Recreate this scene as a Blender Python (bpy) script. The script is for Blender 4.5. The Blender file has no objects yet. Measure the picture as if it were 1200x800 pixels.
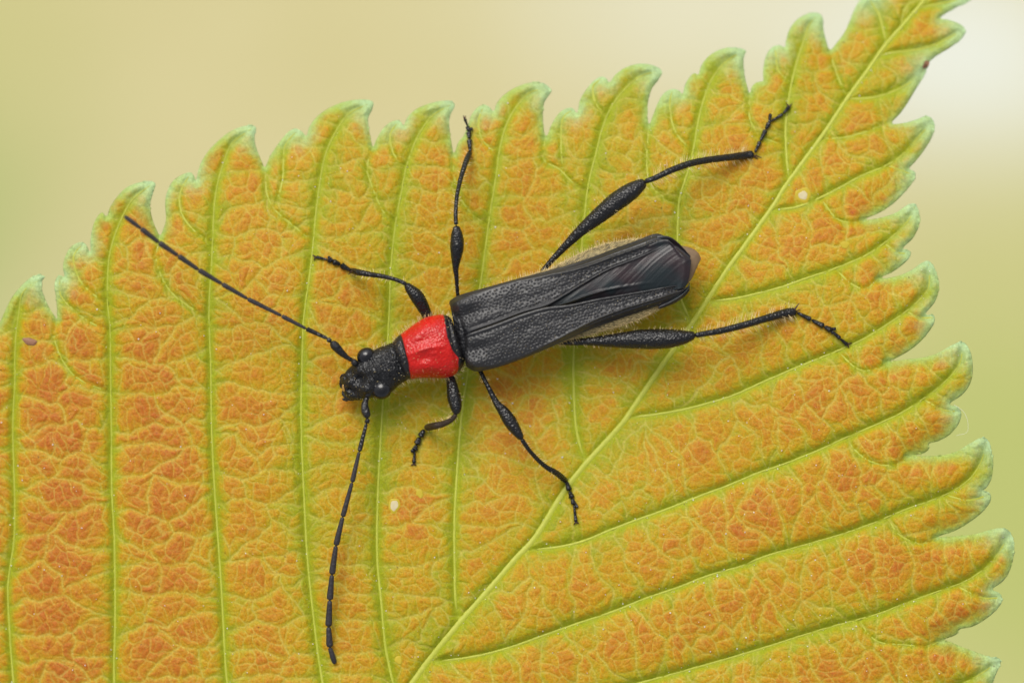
import bpy, math
import numpy as np
from mathutils import Vector

rng = np.random.default_rng(7)
SC = bpy.context.scene
COL = SC.collection

# ------------------------------------------------------------------ camera
D = 45.0                                  # camera height above the leaf
cam = bpy.data.cameras.new('camera')
co = bpy.data.objects.new('camera', cam); COL.objects.link(co)
co.location = (0, 0, D)
cam.sensor_width = 36; cam.lens = 36 * D / 12.0
cam.clip_start = 1; cam.clip_end = 5000
cam.dof.use_dof = True; cam.dof.focus_distance = D - 0.18; cam.dof.aperture_fstop = 0.074
SC.camera = co
# ------------------------------------------------------------------ world, sun, exposure
SUN_EL, SUN_AZ = math.radians(52), math.radians(-22)    # from the top of the picture, a little left
w = bpy.data.worlds.new('World'); SC.world = w; w.use_nodes = True
nt = w.node_tree; bg = nt.nodes['Background']
sky = nt.nodes.new('ShaderNodeTexSky'); sky.sky_type = 'NISHITA'; sky.sun_disc = False
sky.sun_elevation = SUN_EL; sky.sun_rotation = SUN_AZ; sky.dust_density = 4; sky.air_density = 1.0
hs = nt.nodes.new('ShaderNodeHueSaturation'); hs.inputs['Saturation'].default_value = 0.22
nt.links.new(sky.outputs[0], hs.inputs['Color']); nt.links.new(hs.outputs[0], bg.inputs[0])
bg.inputs[1].default_value = 0.13
sl = bpy.data.lights.new('sun', 'SUN'); sl.energy = 1.5; sl.angle = math.radians(36); sl.color = (1, .95, .86)
so = bpy.data.objects.new('sun', sl); COL.objects.link(so)
sd = Vector((math.sin(SUN_AZ) * math.cos(SUN_EL), math.cos(SUN_AZ) * math.cos(SUN_EL), math.sin(SUN_EL)))
so.rotation_euler = (-sd).to_track_quat('-Z', 'Y').to_euler(); so.location = sd * 30
SC.view_settings.view_transform = 'Standard'; SC.view_settings.look = 'None'
SC.view_settings.exposure = 0.07; SC.view_settings.gamma = 1
SC.cycles.use_denoising = True

# ------------------------------------------------------------------ helpers
def W(p):
    """picture-plane units (x right, y down, z up, 100 to the metre) -> world, sizes measured at their height"""
    p = np.asarray(p, float)
    z = p[..., 2] / 100.0
    k = (D - z) / D
    return np.stack([(p[..., 0] - 600) / 100 * k, (400 - p[..., 1]) / 100 * k, z], -1)

def mesh_obj(name, verts, faces, mats, parent=None, smooth=True, attrs=None, midx=None):
    """faces: int array (n,4) or (n,3), or a list of such arrays"""
    if not (isinstance(faces, list) and isinstance(faces[0], np.ndarray)): faces = [np.asarray(faces)]
    faces = [np.asarray(f, np.int32) for f in faces if len(f)]
    me = bpy.data.meshes.new(name)
    verts = np.asarray(verts, np.float32)
    nl = sum(f.size for f in faces); nf = sum(len(f) for f in faces)
    me.vertices.add(len(verts)); me.vertices.foreach_set('co', verts.ravel())
    me.loops.add(nl); me.loops.foreach_set('vertex_index', np.concatenate([f.ravel() for f in faces]))
    me.polygons.add(nf)
    cnt = np.concatenate([np.full(len(f), f.shape[1], np.int32) for f in faces])
    me.polygons.foreach_set('loop_start', np.concatenate([[0], np.cumsum(cnt)[:-1]]).astype(np.int32))
    me.polygons.foreach_set('use_smooth', np.full(nf, smooth))
    if not isinstance(mats, (list, tuple)): mats = [mats]
    for m in mats: me.materials.append(m)
    if midx is not None: me.polygons.foreach_set('material_index', np.asarray(midx, np.int32))
    me.update(calc_edges=True)
    for k, v in (attrs or {}).items():
        a = me.attributes.new(k, 'FLOAT', 'POINT'); a.data.foreach_set('value', np.asarray(v, np.float32))
    o = bpy.data.objects.new(name, me); COL.objects.link(o)
    if parent is not None: o.parent = parent
    return o

def tag(o, label=None, cat=None, kind=None, group=None):
    if label: o['label'] = label
    if cat: o['category'] = cat
    if kind: o['kind'] = kind
    if group: o['group'] = group
    return o

def empty(name, label, cat):
    o = bpy.data.objects.new(name, None); COL.objects.link(o)
    return tag(o, label, cat)

def catmull(P, n):
    """smooth curve through rows of P, n samples, spaced by length of the first two columns"""
    P = np.asarray(P, float)
    if len(P) == 2:
        t = np.linspace(0, 1, n)[:, None]; return P[0] * (1 - t) + P[1] * t
    Q = np.vstack([2 * P[0] - P[1], P, 2 * P[-1] - P[-2]])
    out = []
    for i in range(1, len(Q) - 2):
        p0, p1, p2, p3 = Q[i - 1], Q[i], Q[i + 1], Q[i + 2]
        t = np.linspace(0, 1, 12, endpoint=False)[:, None]
        out.append(.5 * ((2 * p1) + (-p0 + p2) * t + (2 * p0 - 5 * p1 + 4 * p2 - p3) * t ** 2 + (-p0 + 3 * p1 - 3 * p2 + p3) * t ** 3))
    C = np.vstack(out + [P[-1:]])
    s = np.concatenate([[0], np.cumsum(np.linalg.norm(np.diff(C[:, :2], axis=0), axis=1) + 1e-6)])
    u = np.linspace(0, s[-1], n)
    return np.stack([np.interp(u, s, C[:, k]) for k in range(C.shape[1])], -1)

def hash01(ix, iy, seed=0):
    h = (ix.astype(np.int64) * 374761393 + iy.astype(np.int64) * 668265263 + seed * 1442695041) & 0xffffffff
    h = ((h ^ (h >> 13)) * 1274126177) & 0xffffffff
    h = (h ^ (h >> 16)) & 0xffffff
    return h / float(0xffffff)

def vnoise(x, y, seed=0):
    ix, iy = np.floor(x), np.floor(y); fx, fy = x - ix, y - iy
    fx = fx * fx * (3 - 2 * fx); fy = fy * fy * (3 - 2 * fy)
    a, b = hash01(ix, iy, seed), hash01(ix + 1, iy, seed)
    c, d = hash01(ix, iy + 1, seed), hash01(ix + 1, iy + 1, seed)
    return (a * (1 - fx) + b * fx) * (1 - fy) + (c * (1 - fx) + d * fx) * fy

def fbm(x, y, seed=0, o=3):
    r, a, t = 0, 1, 0
    for k in range(o):
        r = r + a * vnoise(x * 2 ** k, y * 2 ** k, seed + k); t += a; a *= .5
    return r / t

def grid_faces(nr, nc, wrap=False):
    i = np.arange(nr - 1)[:, None]; j = np.arange(nc if wrap else nc - 1)[None, :]
    j2 = (j + 1) % nc
    a = i * nc + j; b = i * nc + j2; c = (i + 1) * nc + j2; d = (i + 1) * nc + j
    return np.stack([a, b, c, d], -1).reshape(-1, 4)

# ------------------------------------------------------------------ materials
class NT:
    def __init__(s, name):
        s.m = bpy.data.materials.new(name); s.m.use_nodes = True; s.t = s.m.node_tree
        s.b = s.t.nodes['Principled BSDF']; s.out = s.t.nodes['Material Output']
    def n(s, ty, **kw):
        x = s.t.nodes.new(ty)
        for k, v in kw.items(): setattr(x, k, v)
        return x
    def l(s, a, b): s.t.links.new(a, b)
    def inp(s, node, **kw):
        for k, v in kw.items(): node.inputs[k.replace('_', ' ')].default_value = v
        return node
    def attr(s, name): return s.n('ShaderNodeAttribute', attribute_name=name).outputs['Fac']
    def math(s, op, a, b=None, c=None, clamp=False):
        x = s.n('ShaderNodeMath', operation=op); x.use_clamp = clamp
        for i, v in enumerate((a, b, c)):
            if v is None: continue
            if isinstance(v, (int, float)): x.inputs[i].default_value = v
            else: s.l(v, x.inputs[i])
        return x.outputs[0]
    def mix(s, f, a, b, mode='MIX'):
        x = s.n('ShaderNodeMix', data_type='RGBA', blend_type=mode)
        for sock, v in ((x.inputs[0], f), (x.inputs[6], a), (x.inputs[7], b)):
            if isinstance(v, (int, float)): sock.default_value = v
            elif isinstance(v, tuple): sock.default_value = (*v, 1)
            else: s.l(v, sock)
        return x.outputs[2]
    def coord(s, scale=1.0, vec=None):
        tc = s.n('ShaderNodeTexCoord'); mp = s.n('ShaderNodeMapping')
        mp.inputs['Scale'].default_value = vec or (scale,) * 3
        s.l(tc.outputs['Object'], mp.inputs[0]); return mp.outputs[0]
    def noise(s, scale, detail=2, vec=None, rough=.5):
        x = s.n('ShaderNodeTexNoise'); x.inputs['Scale'].default_value = scale
        x.inputs['Detail'].default_value = detail; x.inputs['Roughness'].default_value = rough
        s.l(vec if vec is not None else s.coord(), x.inputs['Vector']); return x.outputs['Fac']
    def voro(s, scale, feature='F1', vec=None, out='Distance'):
        x = s.n('ShaderNodeTexVoronoi', feature=feature); x.inputs['Scale'].default_value = scale
        s.l(vec if vec is not None else s.coord(), x.inputs['Vector']); return x.outputs[out]
    def ramp(s, f, stops):
        x = s.n('ShaderNodeValToRGB'); e = x.color_ramp.elements
        while len(e) < len(stops): e.new(.5)
        for el, (p, c) in zip(e, stops):
            el.position = p; el.color = (*c, 1) if isinstance(c, tuple) else (c, c, c, 1)
        s.l(f, x.inputs[0]); return x.outputs[0]
    def bump(s, h, dist, strength=1.0, nrm=None):
        x = s.n('ShaderNodeBump'); x.inputs['Distance'].default_value = dist; x.inputs['Strength'].default_value = strength
        s.l(h, x.inputs['Height'])
        if nrm is not None: s.l(nrm, x.inputs['Normal'])
        return x.outputs[0]

def chitin(name, col=(.011, .011, .013), rough=.34, vs=28.0, bd=.012, spec=.5, sheen=0.0, scratch=None):
    m = NT(name); b = m.b
    v = m.voro(vs); n = m.noise(60, 3)
    m.inp(b, Roughness=rough, Specular_IOR_Level=spec)
    c = m.mix(m.noise(9, 3), tuple(x * .7 for x in col), tuple(x * 1.5 for x in col))
    m.l(c, b.inputs['Base Color'])
    m.l(m.math('MULTIPLY_ADD', n, .25, rough - .12), b.inputs['Roughness'])
    nb = m.bump(v, bd, 1.0); nb = m.bump(n, bd * .35, .7, nb)
    m.l(nb, b.inputs['Normal'])
    if sheen:
        b.inputs['Sheen Weight'].default_value = sheen; b.inputs['Sheen Tint'].default_value = (.9, .8, .55, 1)
    return m.m

M = {}
M['black'] = chitin('black_chitin')
M['leg'] = chitin('black_leg_chitin', col=(.006, .006, .007), rough=.26, vs=40, bd=.009)
M['brown'] = None
M['tibia'] = chitin('brown_haired_tibia', col=(.03, .017, .009), rough=.5, vs=40, bd=.006)
M['ant'] = chitin('dark_grey_antenna', col=(.026, .023, .026), rough=.55, vs=30, bd=.006)
M['head'] = chitin('black_head_chitin', col=(.006, .006, .007), rough=.25, vs=46, bd=.008)
M['eye'] = chitin('black_eye', col=(.006, .006, .008), rough=.16, vs=50, bd=.0012, spec=.6)

m = NT('black_elytron')
m.inp(m.b, Specular_IOR_Level=.7)
m.l(m.mix(m.noise(7, 3), (.010, .010, .011), (.024, .023, .025)), m.b.inputs['Base Color'])
m.l(m.math('MULTIPLY_ADD', m.noise(20, 3), .18, .33), m.b.inputs['Roughness'])
m.l(m.bump(m.noise(70, 3), .002, .6), m.b.inputs['Normal'])
M['elytron'] = m.m

m = NT('smoky_hind_wing')
m.inp(m.b, Roughness=.36, Specular_IOR_Level=.5)
m.l(m.mix(m.ramp(m.noise(2.5, 2), [(.4, 0.), (.6, 1.)]), (.010, .017, .020), (.024, .013, .016)), m.b.inputs['Base Color'])  # teal and purple noise paints an iridescent sheen into the base colour
m.l(m.bump(m.noise(50, 3), .003, .6), m.b.inputs['Normal'])
M['wing'] = m.m

m = NT('red_pronotum')
redmask = m.attr('red')
fac = m.math('ADD', redmask, m.math('MULTIPLY_ADD', m.noise(9, 3), .35, -.17))
fac = m.ramp(fac, [(.44, 0.), (.56, 1.)])
red = m.mix(m.noise(5, 3), (.70, .010, .004), (.40, .003, .003))
m.l(m.mix(fac, (.012, .011, .012), red), m.b.inputs['Base Color'])
m.inp(m.b, Roughness=.3, Specular_IOR_Level=.5)
m.l(m.math('MULTIPLY_ADD', m.noise(40, 2), .2, .20), m.b.inputs['Roughness'])
m.l(m.bump(m.voro(36), .008, .9), m.b.inputs['Normal'])
M['pronotum'] = m.m

m = NT('golden_pubescent_abdomen')
c = m.mix(m.ramp(m.noise(16, 4), [(.35, 0.), (.65, 1.)]), (.10, .08, .035), (.36, .29, .13))
m.l(c, m.b.inputs['Base Color']); m.inp(m.b, Roughness=.6)
m.b.inputs['Sheen Weight'].default_value = .5; m.b.inputs['Sheen Tint'].default_value = (1, .9, .6, 1)
m.l(m.bump(m.noise(60, 3), .01, .8), m.b.inputs['Normal'])
M['abdomen'] = m.m
m = NT('pale_abdomen_tip')
m.l(m.mix(m.noise(14, 3), (.15, .09, .045), (.32, .21, .11)), m.b.inputs['Base Color']); m.inp(m.b, Roughness=.5)
m.b.inputs['Transmission Weight'].default_value = .15
M['tip'] = m.m
m = NT('golden_hair'); m.b.inputs['Base Color'].default_value = (.86, .68, .34, 1); m.inp(m.b, Roughness=.45); M['hair'] = m.m
m = NT('dark_claw'); m.b.inputs['Base Color'].default_value = (.05, .015, .01, 1); m.inp(m.b, Roughness=.4); M['claw'] = m.m
m = NT('amber_mouth_glint'); m.b.inputs['Base Color'].default_value = (.35, .2, .05, 1); m.inp(m.b, Roughness=.25); M['amber'] = m.m  # amber base colour stands in for the yellowish glints at the mouth

# ------------------------------------------------------------------ ground far below, out of focus
m = NT('dry_grass_ground')
tc = m.n('ShaderNodeTexCoord'); sep = m.n('ShaderNodeSeparateXYZ')
m.l(tc.outputs['Object'], sep.inputs[0])
def blob(cx, cy, rx, ry):
    wx = m.math('DIVIDE', m.math('SUBTRACT', sep.outputs[0], cx), rx)
    wy = m.math('DIVIDE', m.math('SUBTRACT', sep.outputs[1], cy), ry)
    d = m.math('SQRT', m.math('ADD', m.math('MULTIPLY', wx, wx), m.math('MULTIPLY', wy, wy)))
    d = m.math('ADD', d, m.math('MULTIPLY_ADD', m.noise(.12, 2), .7, -.35))
    x = m.ramp(d, [(.25, 1.), (.6, .62), (1., .18)]); return m.math('MULTIPLY', x, m.ramp(m.math('MULTIPLY', d, .5), [(.48, 1.), (.75, 0.)]))
GZ = -90.0
GS = (D - GZ) / D
def gp(px, py): return (px - 600) / 100 * GS, (400 - py) / 100 * GS
base = m.mix(m.noise(.35, 4), (.57, .505, .245), (.67, .60, .34))
base = m.mix(m.math('MULTIPLY', m.noise(3, 4), .25), base, (.35, .36, .09))
def patch(col, f, px, py, rx, ry):
    global base
    x, y = gp(px, py)
    base = m.mix(m.math('MULTIPLY', blob(x, y, rx * GS, ry * GS), f), base, col)
patch((.42, .47, .13), .9, 1250, 620, 5.2, 4.6)
patch((.30, .40, .11), .9, -130, 260, 2.4, 1.9)
patch((.46, .46, .15), .45, -60, 20, 2.0, 2.2)
patch((.74, .77, .69), .92, 1120, 60, 2.6, 1.5)
patch((.74, .73, .58), .6, 800, -40, 2.6, 1.8)
m.l(base, m.b.inputs['Base Color']); m.inp(m.b, Roughness=.9)
M['ground'] = m.m
S = 1200.0
g = mesh_obj('ground', [(-S, -S, GZ), (S, -S, GZ), (S, S, GZ), (-S, S, GZ)], [[0, 1, 2, 3]], M['ground'])
tag(g, 'soft blurred straw coloured and green ground far below the leaf', kind='structure')

# ------------------------------------------------------------------ leaf outline (closed) and veins
OUT = np.array([
 (0,377.5),(12,352),(25,335),(37,324.5),(46,322),(52,324),(49,331),(50,342),(56,357),(62,367),(67,373),
 (66,352),(64,334),(67,324.5),(72,323),(75.5,325),(74,310),(79,295),(86,287),(95,284),(101,287),(106,296),
 (106,281),(109,265),(114,254),(120,249),(125,254),(129,243),(137,231),(148,220),(161,214.5),(174,212.5),(182,215),
 (179.5,226),(176,239),(177,250),(180,261),(184,270),(187.5,276),(191.5,268),(194.5,256),(193.5,239),(195.5,226),
 (202,213),(212,205.5),(222,202),(227,205.5),(231,215),(231.5,204),(236,190),(245,176),(257,164),(270,154),(284,148.5),
 (295,147),(300,150.5),(298.5,159),(299,168),(302,178),(306.5,188.5),(310.5,196),(315.5,185),(323,173),(332,161),
 (339.5,153.5),(347,151),(354,154.5),(359,159.5),(362.5,149),(370,138.5),(381,129.5),(396,122),(413,117.5),(430,117),
 (437.5,121),(435.5,130),(431.5,139),(432.5,152),(434.5,163),(437,172),(441,164),(448,152),(456.5,144),(465,141),
 (470,143),(473,147),(478,137),(488,128),(503,121.5),(518,118.3),(529,118.8),(533,124),(529,132),(526.5,141),(527,153),
 (529,167),(532,180),(537,167),(544,158),(550,142),(553,134),(559,126.5),(567,123),(573.5,125.5),(578.5,131),(582.5,121),
 (590,112),(603.5,103),(619,97.5),(633,97),(642,101),(645.5,108),(638.5,119),(636.5,130),(636.5,145),(638.5,158),(640,160),
 (642.5,156),(647,145),(654.5,133.5),(663,127.5),(671,127),(676.5,132.5),(680,117),(687.5,104.5),(696.5,94.5),(705,90),
 (711,92.5),(714,97),(722,87),(734,79),(750,74.8),(766,77),(775.5,83.5),(771.5,94),(764.5,103),(760,117),(758.5,131),
 (760.5,146),(765,136),(771,121),(778,109.5),(788,104.5),(796,106.5),(800,110),(803,99),(809,89.5),(814,85.8),(818.5,87.5),
 (822,77),(830.5,66),(845,57.8),(860,56),(873,59),(871.5,69),(872,84),(875,99),(878.5,109.5),(881,102),(886,97),(892,95.7),
 (894.5,94),(894.5,81),(898,65),(905,55.5),(914,53.3),(920,55),(922.5,42),(928,30),(937,21),(950,15.3),(960,16),(964.5,22.5),
 (965,34),(968,47),(972.5,58.5),(980,51),(989,39),(995,27),(1000,14),(1006,3),(1014,-6),(1022,-8),(1028,-4),(1034,-16),
 (1046,-30),(1062,-38),(1074,-40),(1080,-34),(1082,-48),(1096,-70),(1120,-92),(1150,-112),(1185,-128),(1168,-98),(1156,-70),
 (1160,-52),(1154,-32),(1145,-12),(1136,1),(1118,10.5),(1102,21),(1112,23.5),(1124,28),(1130,33),(1130.5,40),(1124,48),
 (1112,57),(1100,64),(1090,72),(1087,78),(1082,90),(1073,105),(1064,120),(1055,133),(1045,144.5),(1060,144),(1074,140),
 (1085,136),(1092,139),(1095.5,148),(1092,161),(1083,176),(1073,189),(1065.5,197.5),(1071.5,201),(1072,209),(1063,222),
 (1048,237.5),(1031,249),(1012,257.5),(1030,255.5),(1049,249.5),(1063,240.5),(1072,239),(1077,249),(1077,264),(1069.5,279.5),
 (1058,291),(1066,294),(1065,303),(1050,316),(1031,326),(1049,324),(1067,317),(1080,308),(1089,306),(1096.5,317),(1100.5,335),
 (1096,353),(1084.5,368),(1094,369),(1094.5,379),(1083,395.5),(1068,409),(1050,419.5),(1040,424),(1060,421),(1080,419),(1098,414),
 (1113,405.5),(1125,400.5),(1132.5,404),(1138.5,416),(1140,434),(1137,449),(1128,462),(1113,473),(1122,476.5),(1126.5,484),
 (1123.5,496),(1113,509),(1099.5,516.5),(1089,519.5),(1089,525),(1082,531),(1064,534.5),(1082,534),(1101,533.5),(1119,529.5),
 (1137,519),(1149,513),(1156.5,514),(1161,524),(1164,542),(1162,560),(1156,571),(1150.5,575.5),(1159,576.5),(1161,586),
 (1152,599),(1137,611),(1120,621),(1098,629),(1117,628),(1140,626),(1158,621),(1173,618.3),(1182,621.5),(1188,633),(1188,650),
 (1183.5,668),(1175,681),(1163,690),(1171,694.5),(1174.5,703),(1168,714),(1155,725),(1140,733.5),(1125,737),(1120,743.5),
 (1102,750.5),(1112,751),(1126,757),(1142,763),(1158,768.5),(1171,771),(1172.5,777),(1167,790),(1160,806),(1146,818),
 (1120,828),(1098,838),(1130,846),(1152,858),(1158,880),(1140,908),(1110,930),(1060,962),(1085,975),(1080,1000),(1030,1030),
 (960,1060),(860,1085),(740,1100),(600,1108),(460,1110),(360,1112),(300,1120),(240,1108),(120,1090),(0,1060),(-100,1010),
 (-170,940),(-185,900),(-200,880),(-235,820),(-228,760),(-250,730),(-262,670),(-240,620),(-255,590),(-245,540),(-215,500),
 (-222,470),(-200,440),(-170,425),(-150,440),(-145,425),(-130,400),(-105,385),(-80,380),(-62,384),(-68,400),(-58,425),(-50,410),
 (-40,392),(-25,385),(-18,392),(-8,392)], float)

MID = [(1130,-70),(1105,-32),(1083.5,0),(1058,30),(1037,54),(1016,84),(992,117),(968,153),(944,186),(920,219),(905,243),(875,285),
 (855,312),(832,347),(809,382),(769,438),(742,478),(726,500),(685,545),(659,579),(629,627),(602,657),(569,695),(539,729),
 (505,770),(486,796),(440,862),(385,955),(338,1050),(310,1100)]
LEFT = [
 [(-200,450),(-208,520),(-210,620),(-205,760),(-190,880),(-150,980)],
 [(-80,392),(-92,430),(-98,520),(-100,650),(-98,780),(-85,900),(-50,1010),(0,1050)],
 [(46,328),(32,332),(25,350),(20,382),(17.5,412),(17.5,450),(15,500),(17,575),(17,624),(14,652),(9.5,682),(10.5,725),(16,800),(26,880),(60,980),(120,1080)],
 [(176,217),(165,222),(150,242),(137,269),(129,295),(126,325),(126,355),(129,385),(129.5,430),(130.5,500),(131,575),(134,631),(135,725),(134,800),(142,890),(168,990),(220,1090)],
 [(295,151),(284,156),(272,168),(262,191),(255.5,213),(251,240),(249.5,275),(247.5,317),(245,355),(245.5,392),(247,430),(248,500),(250.5,556),(255,624),(259.5,688),(262.5,744),(266,796),(280,880),(305,970),(338,1045)],
 [(431,122),(412,130),(395,152),(383,176),(377,200),(372.5,230),(369,262),(365,305),(360,342),(356,370),(354,425),(353,500),(356,575),(360,650),(365.6,706),(375,781),(388,850),(405,918)],
 [(528,123),(510,133),(494,152),(485,170),(476.5,194),(471,222),(463.5,262),(458,315),(456.5,360),(454,402),(450,450),(447,500),(443,575),(442,650),(447,706),(452.5,762),(466,822)],
 [(641,105),(632,102),(617,112),(603,128),(593.5,146),(586,172),(581,208),(573.5,256),(565,320),(556,380),(548,436),(542.7,472),(539,507),(535.5,556),(532.5,612),(533,669),(534,708),(539,728)],
 [(769,84),(748,91),(728,109),(715,128),(706,150),(699,178),(690,214),(685,254),(680,310),(674,370),(672,425),(672.6,459),(675,499),(682,530),(689,541)],
 [(868,62),(851,72),(836,90),(825.5,114),(818,144),(810,188),(800,220),(795.5,240),(794,280),(795,320),(798,350),(811,379)],
 [(956,20),(948,30),(943,45),(935,69),(927.5,99),(921,144),(922,186),(925,212)],
 [(1018,-2),(1024,8),(1031,20),(1038.5,50)],
 [(1072,-36),(1078,-20),(1090,-10)],
]
RIGHT = [
 [(1154,-50),(1135,-40),(1118,-50)],
 [(1130,-2),(1105,4),(1075,10)],
 [(1127,36),(1100,51),(1072,59),(1046,62),(1029,66)],
 [(1083,82),(1068,96),(1045,108),(1020,115),(994,116)],
 [(1090,145),(1086,150),(1070,168),(1052,186),(1030,198),(1010,206),(986,219),(963,231),(933,243),(905,246)],
 [(1072,242),(1064,259),(1041,281),(1015,299),(977.5,315),(945,326),(917.5,336),(887.5,344),(860,350),(832,353)],
 [(1088,309),(1088,337),(1067.6,360),(1041,379),(1010,398),(979,412),(942,427),(902,444),(862,462),(831,472),(800,480),(765,486),(735,489)],
 [(1128,404),(1125,425),(1110,444.5),(1086,464),(1059,482),(1032,495),(990,513),(957.5,528),(917.5,544),(885,555),(860,566),(822.5,580),(780,597),(750,607.5),(712,622),(680,635),(645,642),(616,644)],
 [(1156,517),(1152,536),(1137,560),(1116,575),(1089,587),(1059,597),(1035,608),(1000,621),(975,629),(945,637.5),(915,646),(895,651),(875,661),(830,674),(797,687),(752,702.5),(719,716),(670,732.5),(632,746),(595,759),(550,770),(502,775)],
 [(1183,626),(1176,638),(1161,659),(1140,675.5),(1122,684.5),(1092,695),(1059,707),(1029,719),(990,729.5),(950,741),(900,757),(850,772),(800,786),(760,797),(700,812),(620,826),(540,836),(458,836)],
 [(1170,775),(1146,791),(1120,804),(1080,820),(1000,845),(900,875),(800,900),(700,922),(600,936),(500,942),(395,938)],
 [(1152,870),(1110,890),(1050,925),(960,960),(840,992),(700,1020),(520,1042),(342,1044)],
]
BR = [
 [(66,378),(64,398),(75,425),(92,444),(110,452),(128,460)],
 [(187,281),(183,303),(192,330),(206,348),(230,365),(245,375)],
 [(311,201),(313,228),(323,247),(343,264),(366,283)],
 [(437,176),(430,197),(437,221),(449,248),(464,262)],
 [(532,184),(532,206),(539,230),(552,250),(571,264)],
 [(639,163),(637,187),(656,199),(671,214),(688,225)],
 [(760,150),(758,192),(763,218),(779,232),(795,241)],
 [(878.6,112),(878,135),(887,156),(902,165),(921,171)],
 [(973,61),(977,76),(985,98),(992,114)],
 [(222,206),(212,224),(212,248),(227,270),(249,285)],
 [(70,328),(71,346),(83,360),(105,377.5),(128,387)],
 [(95,288),(86,302),(94,329),(112,347),(126,356)],
 [(347,155),(334,172),(331,212),(322,243)],
 [(465,145),(458,156),(458,170),(464,185),(475,196)],
 [(566,127),(561,142),(565,163),(583,182)],
 [(670,130),(660,138),(657.5,160),(659,200)],
 [(704,93),(695,102),(698,121),(711,136)],
 [(788,107),(785,120),(788,145),(797,163),(813,178)],
 [(908,58),(909.5,66),(912.5,84),(928,98)],
 [(1034,147),(1010,156),(986,162),(962,162)],
 [(1011,259),(998,261),(980,256),(962,233)],
 [(1030,327),(1015,338),(998,333),(980,316)],
 [(1040,425),(1020,434),(1003,431),(982,412)],
 [(1062,536),(1050,544),(1035,545),(1015,538),(1000,525),(992,514)],
 [(1097,630),(1088,636),(1065,633),(1050,622),(1041,607)],
 [(1100,752),(1085,757),(1058,755),(1030,752),(1014,738),(1008,725)],
 [(1070,205),(1056,200),(1040,194)],
 [(1066,297),(1052,296),(1036,285)],
 [(1094,372),(1078,372),(1062,365)],
 [(1124,482),(1105,480),(1082,468)],
 [(1158,580),(1135,586),(1108,580)],
 [(1172,700),(1150,700),(1120,686)],
 [(1083,-5),(1062,8),(1055,33)],
]
# ------------------------------------------------------------------ leaf height field on a grid
def axis(a, b, lo, hi, fine, coarse):
    return np.concatenate([np.arange(a, lo, coarse), np.arange(lo, hi, fine), np.arange(hi, b, coarse)])
STEP = 1.4
XS = axis(-275, 1200, -12, 1200.01, STEP, 4.0); YS = axis(-140, 1130, -12, 812, STEP, 4.0)
X, Y = np.meshgrid(XS, YS)
NR, NC = X.shape
poly = catmull(np.vstack([OUT, OUT[:1]]), 6200)[:-1]

inside = np.zeros((NR, NC), bool)
px, py = poly[:, 0], poly[:, 1]; qx, qy = np.roll(px, -1), np.roll(py, -1)
def fill(rows_y):
    res = np.zeros((len(rows_y), NC), bool)
    for r, y in enumerate(rows_y):
        k = (py <= y) != (qy <= y)
        xs = np.sort(px[k] + (y - py[k]) / (qy[k] - py[k]) * (qx[k] - px[k]))
        res[r] = (np.searchsorted(xs, XS) % 2) == 1
    return res
inside = fill(YS)

def stamp(dist, pts, R, near=None, val=None):
    """min distance from every grid point to a polyline, within R"""
    for (x0, y0), (x1, y1) in zip(pts[:-1], pts[1:]):
        a, b = np.searchsorted(XS, [min(x0, x1) - R, max(x0, x1) + R]); c, d = np.searchsorted(YS, [min(y0, y1) - R, max(y0, y1) + R])
        if b <= a or d <= c: continue
        xx, yy = X[c:d, a:b], Y[c:d, a:b]; dx, dy = x1 - x0, y1 - y0; L = dx * dx + dy * dy + 1e-9
        t = np.clip(((xx - x0) * dx + (yy - y0) * dy) / L, 0, 1)
        cx, cy = x0 + t * dx, y0 + t * dy
        q = np.hypot(xx - cx, yy - cy); sub = dist[c:d, a:b]; k = q < sub
        sub[k] = q[k]
        if near is not None:
            near[0][c:d, a:b][k] = cx[k]; near[1][c:d, a:b][k] = cy[k]

de = np.full((NR, NC), 60.0); nearx = X.copy(); neary = Y.copy()
pc = np.vstack([poly, poly[:1]])
stamp(de, pc[::4] if False else pc, 6.0, (nearx, neary))
far = np.full((NR, NC), 60.0); stamp(far, np.vstack([pc[::12], pc[:1]]), 60.0)
de = np.where(de < 6.0, de, np.minimum(far, 60.0))

mid = catmull(MID, 220)
lv = [catmull(v, 90) for v in LEFT]; rv = [catmull(v, 90) for v in RIGHT]; bv = [catmull(v, 30) for v in BR]
R2 = 60.0
dm = np.full((NR, NC), R2); stamp(dm, mid, R2)
ds = np.full((NR, NC), R2)
for v in lv + rv: stamp(ds, v[::2] if len(v) > 60 else v, R2)
db = np.full((NR, NC), 30.0)
for v in bv: stamp(db, v, 30.0)

def lane(x, y):
    o = np.argsort(mid[:, 1]); xm = np.interp(y, mid[o, 1], mid[o, 0])
    left = x < xm
    L = np.zeros(x.shape, int)
    for v in lv:
        k = np.argsort(v[:, 1]); L += x > np.interp(y, v[k, 1], v[k, 0])
    Rr = np.zeros(x.shape, int)
    for v in rv:
        k = np.argsort(v[:, 0]); Rr += y > np.interp(x, v[k, 0], v[k, 1])
    return np.where(left, L, 100 + Rr), left

LN, isleft = lane(X, Y)

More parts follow.
